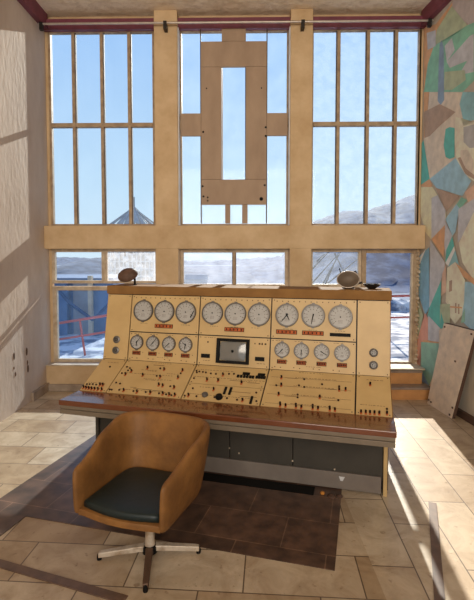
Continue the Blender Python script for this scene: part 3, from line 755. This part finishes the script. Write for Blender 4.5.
bm = new_bm(); add_tube(bm, [(0, 0, .035), (0, 0, .06), (0, 0, .10), (0, 0, .285)], [.027, .030, .024, .020], 20); obj('column', bm, M_alu, ch, smooth='auto')
bm = new_bm(); add_lathe(bm, [(.040, .026), (.040, .060), (.03, .066), (0, .066)], 20); obj('hub', bm, M_black, ch, smooth='auto')
ang0 = math.radians(19)                                   # legs follow the world direction seen in the photo
for k, (a, L_) in enumerate(((math.radians(7), .262), (math.radians(97), .26), (math.radians(187), .268), (math.radians(277), .265))):
    a += ang0
    M = Matrix.Rotation(a, 4, 'Z'); bm = new_bm()
    prof = [(.03, .066, .036, .020), (.06, .064, .034, .018), (L_-.02, .044, .016, .015), (L_, .040, .014, .013)]
    rg = [[bm.verts.new(M @ Vector((x, s*w, z))) for s, z in ((-1, zb), (1, zb), (1, zt), (-1, zt))] for x, zt, zb, w in prof]
    for A_, B_ in zip(rg, rg[1:]):
        for i in range(4): bm.faces.new([A_[i], A_[(i+1) % 4], B_[(i+1) % 4], B_[i]])
    bm.faces.new(rg[0]); bm.faces.new(rg[-1][::-1])
    lg = obj('leg', bm, M_alu if k != 3 else mat('rusted_leg', (.16, .09, .055), .5, .4, scale=10), ch, bevel=.004)
    bm = new_bm(); add_lathe(bm, [(0, 0), (.012, 0), (.013, .012), (.010, .03), (0, .036)], 12, 0, Matrix.Translation(M @ Vector((L_-.004, 0, 0)))); obj('glide', bm, M_black, lg, smooth='auto')

# ------------------------------------------------------------------ outside
o = boxobj('terrace_ground', (-14, 14, YO, 16.5, -.5, 0), M_terr); tag(o, kind='structure')
o = boxobj('valley_plain', (-900, 900, 16.5, 1500, -13, -12), M_plain); tag(o, kind='structure')
def hill(name, prof, Y, depth, m, zb=-12):
    bm = new_bm(); xs = []; P = math.radians(2.7); PY = 256+460*math.tan(P)
    n = 160; grid = []
    def ridge(x):
        for (x0, z0), (x1, z1) in zip(prof, prof[1:]):
            if x0 <= x <= x1: t = (x-x0)/(x1-x0); return z0+(z1-z0)*t
        return prof[-1][1]
    X0, X1 = prof[0][0], prof[-1][0]; random.seed(5); nz = 0
    R_ = [ridge(X0+(X1-X0)*i/n) for i in range(n+1)]
    J = [random.uniform(-1, 1)*.012*Y/4 for _ in range(n+1)]
    rows_ = 40
    for j in range(rows_+1):
        t = j/rows_; row = []
        for i in range(n+1):
            x = X0+(X1-X0)*i/n; h = zb+(R_[i]+J[i]*.5-zb)*(math.sin(t*PI/2)**1.2)
            row.append(bm.verts.new((x, Y-depth*(1-t)+random.uniform(-1, 1)*depth*.01, h+random.uniform(-1, 1)*Y*.0004*(t > 0))))
        grid.append(row)
    row = [bm.verts.new((v.co.x, Y+depth*.8, zb)) for v in grid[-1]]; grid.append(row)
    for a, b in zip(grid, grid[1:]):
        for i in range(n): bm.faces.new([a[i], a[i+1], b[i+1], b[i]])
    o = obj(name, bm, m, smooth=True); tag(o, kind='structure'); return o
def hx(px_, py_, Y): return ((px_-245)/460*Y, 1.6+(256-py_)/460*Y)
hill('hills', [hx(-300, 280, 260), hx(-60, 272, 260), hx(40, 274, 260), hx(57, 269, 260), hx(80, 263, 260), hx(103, 257, 260), hx(135, 262, 260), hx(190, 268, 260), hx(240, 272, 260), hx(270, 280, 260)], 260, 110, M_hill)
hill('hills', [hx(150, 271, 420), hx(230, 268, 420), hx(282, 256, 420), hx(300, 232, 420), hx(312, 222, 420), hx(325, 218, 420), hx(340, 213, 420), hx(362, 214, 420), hx(372, 208, 420), hx(392, 204, 420), hx(400, 199, 420), hx(414, 195, 420), hx(440, 188, 420), hx(520, 182, 420), hx(620, 200, 420), hx(900, 271, 420)], 420, 250, M_hillfar)
hill('hills', [hx(-200, 254, 900), hx(100, 258, 900), hx(200, 262, 900), hx(240, 259, 900), hx(300, 255, 900), hx(500, 250, 900)], 900, 200, M_hillfar)
# houses in the valley
for k, (x, y, w, h) in enumerate(((-34, 180, 7, 4), (-20, 190, 9, 4), (-54, 220, 9, 5))):
    r = empty('distant_house', (x, y, -12)); tag(r, ['low pale house far left in the valley', 'pale house in the valley left of centre', 'farthest left pale house below the hill'][k], 'house', 'houses in the valley')
    boxobj('wall', (-w/2, w/2, -3, 3, 0, h), M_house, r)
    bm = new_bm(); add_prism_x(bm, [(-3.3, h), (3.3, h), (0, h+1.8)], -w/2-.3, w/2+.3); obj('roof', bm, M_roofm, r)
# ruined tower with conical roof
M_troof = mat('weathered_tower_roof', (.46, .43, .43), .8, scale=2, col2=(.30, .28, .29))
tw = empty('ruined_tower', (-9.7, 40, -12)); tag(tw, 'ruined pavilion with ragged conical roof seen through the left windows', 'tower')
bm = new_bm()
for i in range(13):
    x = -2.15+i*4.3/12
    for y in (-2, 2): add_box(bm, x-.05, x+.05, y-.05, y+.05, 0, 15.6)
for j in range(22):
    z = 2+j*.62; 
    for y in (-2.02, 2.02): add_box(bm, -2.2, 2.2, y-.04, y+.04, z-.05, z+.05)
random.seed(11)
for k in range(60):
    x = random.uniform(-2, 1.8); z = random.uniform(6, 15); add_box(bm, x, x+random.uniform(.15, .5), -2.08, -2.0, z, z+random.uniform(.2, .6))
obj('lattice_wall', bm, M_scaf, tw)
bm = new_bm(); add_box(bm, -2.1, 2.1, -1.6, 1.6, 0, 15.5); obj('core_wall', bm, M_house, tw)
bm = new_bm(); add_tube(bm, [(0, 0, 16), (0, 0, 18.7)], .14, 8); obj('spire', bm, M_roofm, tw)
for k in range(14):
    a = k*2*PI/14; bm = new_bm()
    a0, a1 = a, a+2*PI/14*random.uniform(.35, .85)
    zt = 17.9; zb_ = 16.2+random.uniform(-.2, .3); rb = 1.75
    vs = [(.12*math.cos(a0), .12*math.sin(a0), zt), (rb*math.cos(a0), rb*math.sin(a0), zb_), (rb*math.cos(a1), rb*math.sin(a1), zb_-.15), (.12*math.cos(a1), .12*math.sin(a1), zt)]
    A_ = [bm.verts.new(v) for v in vs]; B_ = [bm.verts.new((v[0], v[1], v[2]-.08)) for v in vs]
    bm.faces.new(A_); bm.faces.new(B_)
    for i in range(4): bm.faces.new([A_[i], A_[(i+1) % 4], B_[(i+1) % 4], B_[i]])
    add_tube(bm, [(0, 0, 17.8), (2.15*math.cos(a0), 2.15*math.sin(a0), 16.2)], .05, 5)
    obj('roof_segment', bm, M_troof, tw)
# blue shed, post, beam
r = empty('blue_shed', (-4.6, 9.2, 0)); tag(r, 'blue shed wall with pale post and diagonal beam outside the lower left window', 'shed')
boxobj('wall', (-1.1, 1.9, .15, 2, 0, 1.15), M_bluewall, r)
boxobj('post', (1.42, 1.50, .02, .12, 0, 1.2), M_post, r)
boxobj('panel', (1.10, 1.42, .08, .15, 0, 1.1), mat('grey_shed_panel', (.26,.27,.30), .8), r)
boxobj('pillar', (.82, 1.0, .0, .12, 0, 1.1), M_bluewall, r)
bm = new_bm(); add_tube(bm, [(.80, -.1, 1.0), (1.10, -.1, .66), (1.56, -.1, .32)], .035, 8); add_tube(bm, [(1.56, -.1, .32), (1.95, -.1, .72)], .03, 8); obj('beam', bm, M_bluebeam, r)
def railing(name, lab, p0, p1, h, dz, lean=0):
    r = empty(name, p0); tag(r, lab, 'railing', 'red railings outside')
    v = Vector(p1)-Vector(p0); bm = new_bm()
    add_tube(bm, [(0, 0, h), v+Vector((0, 0, h+dz))], .022, 8); add_tube(bm, [(0, 0, h*.45), v+Vector((0, 0, h*.45+dz))], .018, 8)
    obj('rail', bm, M_redrail, r)
    n = max(2, int(v.length/.55))
    for k in range(n+1):
        q = v*(k/n); bm = new_bm(); add_tube(bm, [q, q+Vector((lean, 0, h+dz*k/n))], .018, 8); obj('railing_post', bm, M_redrail, r)
railing('red_railing', 'red tubular railing outside the lower left window', (-3.25, 7.3, 0), (-1.9, 7.3, 0), .48, .22, -.08)
railing('red_railing', 'red tubular railing crossing beyond the open door', (1.6, 9.0, 0), (4.6, 9.4, 0), .78, .05)
r = empty('bare_tree', (1.9, 9.5, 0)); tag(r, 'dark bare leaning branches behind the small lower right pane', 'tree')
def at(x, y, Y): return Vector(((x-245)/460*Y-1.9, Y-9.5, 1.6+(256-y)/460*Y))
for k, seg in enumerate((((312, 269), (330, 250)), ((313, 282), (336, 256)), ((322, 285), (340, 252)), ((329, 275), (338, 253)), ((329, 282), (362, 255)), ((334, 253), (345, 275)), ((316, 262), (324, 254)))):
    a, b = at(*seg[0], 9.5), at(*seg[1], 9.5); d_ = (a-b); low = a+d_*((a.z-.0)/max(.2, -d_.z)) if k < 5 else a
    bm = new_bm(); add_tube(bm, [low, a, b], [.03, .018, .008], 6); obj('branch', bm, M_bark, r)
for k, (x, y, s) in enumerate(((2.4, 11.2, .35), (3.4, 12.5, .5), (3.0, 13.6, .6), (4.4, 13.9, .6), (2.9, 9.9, .22))):
    bm = new_bm(); bmesh.ops.create_icosphere(bm, subdivisions=2, radius=s)
    for v in bm.verts: v.co *= random.uniform(.85, 1.12); v.co.z *= .5
    o = obj('boulder', bm, M_terr, loc=(x, y, .1*s)); tag(o, 'pale boulder on the bright ground beyond the open door', 'boulder', 'pale boulders outside')

# ------------------------------------------------------------------ light
w = bpy.data.worlds.new('sky'); SC.world = w; w.use_nodes = True; N = w.node_tree.nodes; Lk = w.node_tree.links
bg = N['Background']
tc = N.new('ShaderNodeTexCoord'); sx = N.new('ShaderNodeSeparateXYZ'); Lk.new(tc.outputs['Generated'], sx.inputs[0])
rp = N.new('ShaderNodeValToRGB'); e = rp.color_ramp.elements
e[0].position = 0; e[0].color = (.74, .87, .95, 1); e[1].position = .62; e[1].color = (.24, .42, .78, 1)
q = e.new(.14); q.color = (.60, .79, .95, 1); q = e.new(.42); q.color = (.38, .60, .93, 1)
Lk.new(sx.outputs['Z'], rp.inputs[0]); Lk.new(rp.outputs[0], bg.inputs['Color']); bg.inputs['Strength'].default_value = 1.0

sun = bpy.data.lights.new('sun', 'SUN'); sun.energy = 8.5; sun.angle = math.radians(.6); sun.color = (1, .92, .79)
so = bpy.data.objects.new('sun', sun); COL.objects.link(so)
so.rotation_euler = Vector((-.115, -1, -.42)).to_track_quat('-Z', 'Y').to_euler()
def area(name, loc, tgt, sx_, sy_, en, col):
    l = bpy.data.lights.new(name, 'AREA'); l.shape = 'RECTANGLE'; l.size = sx_; l.size_y = sy_; l.energy = en; l.color = col
    o = bpy.data.objects.new(name, l); COL.objects.link(o); o.location = loc
    o.rotation_euler = (Vector(tgt)-Vector(loc)).to_track_quat('-Z', 'Y').to_euler(); return o
la = area('rear_fill_light', (0, -3.0, 3.0), (0, 5.4, 2.7), 4.2, 2.4, 96, (1, .86, .69))  # added fill lamp, standing in for unbuilt windows behind the camera
la.data.spread = math.radians(98)

cam = bpy.data.cameras.new('camera'); co = bpy.data.objects.new('camera', cam); COL.objects.link(co)
co.location = (0, 0, 1.6); co.rotation_euler = (math.radians(90-2.7), 0, math.radians(1.0))
cam.sensor_width = 36; cam.sensor_fit = 'AUTO'; cam.lens = 36*460/600; cam.shift_y = -22.3/600; cam.clip_end = 3000; cam.clip_start = .05
SC.camera = co
SC.view_settings.view_transform = 'Standard'; SC.view_settings.look = 'None'; SC.view_settings.exposure = 0; SC.view_settings.gamma = 1
SC.view_settings.use_curve_mapping = False
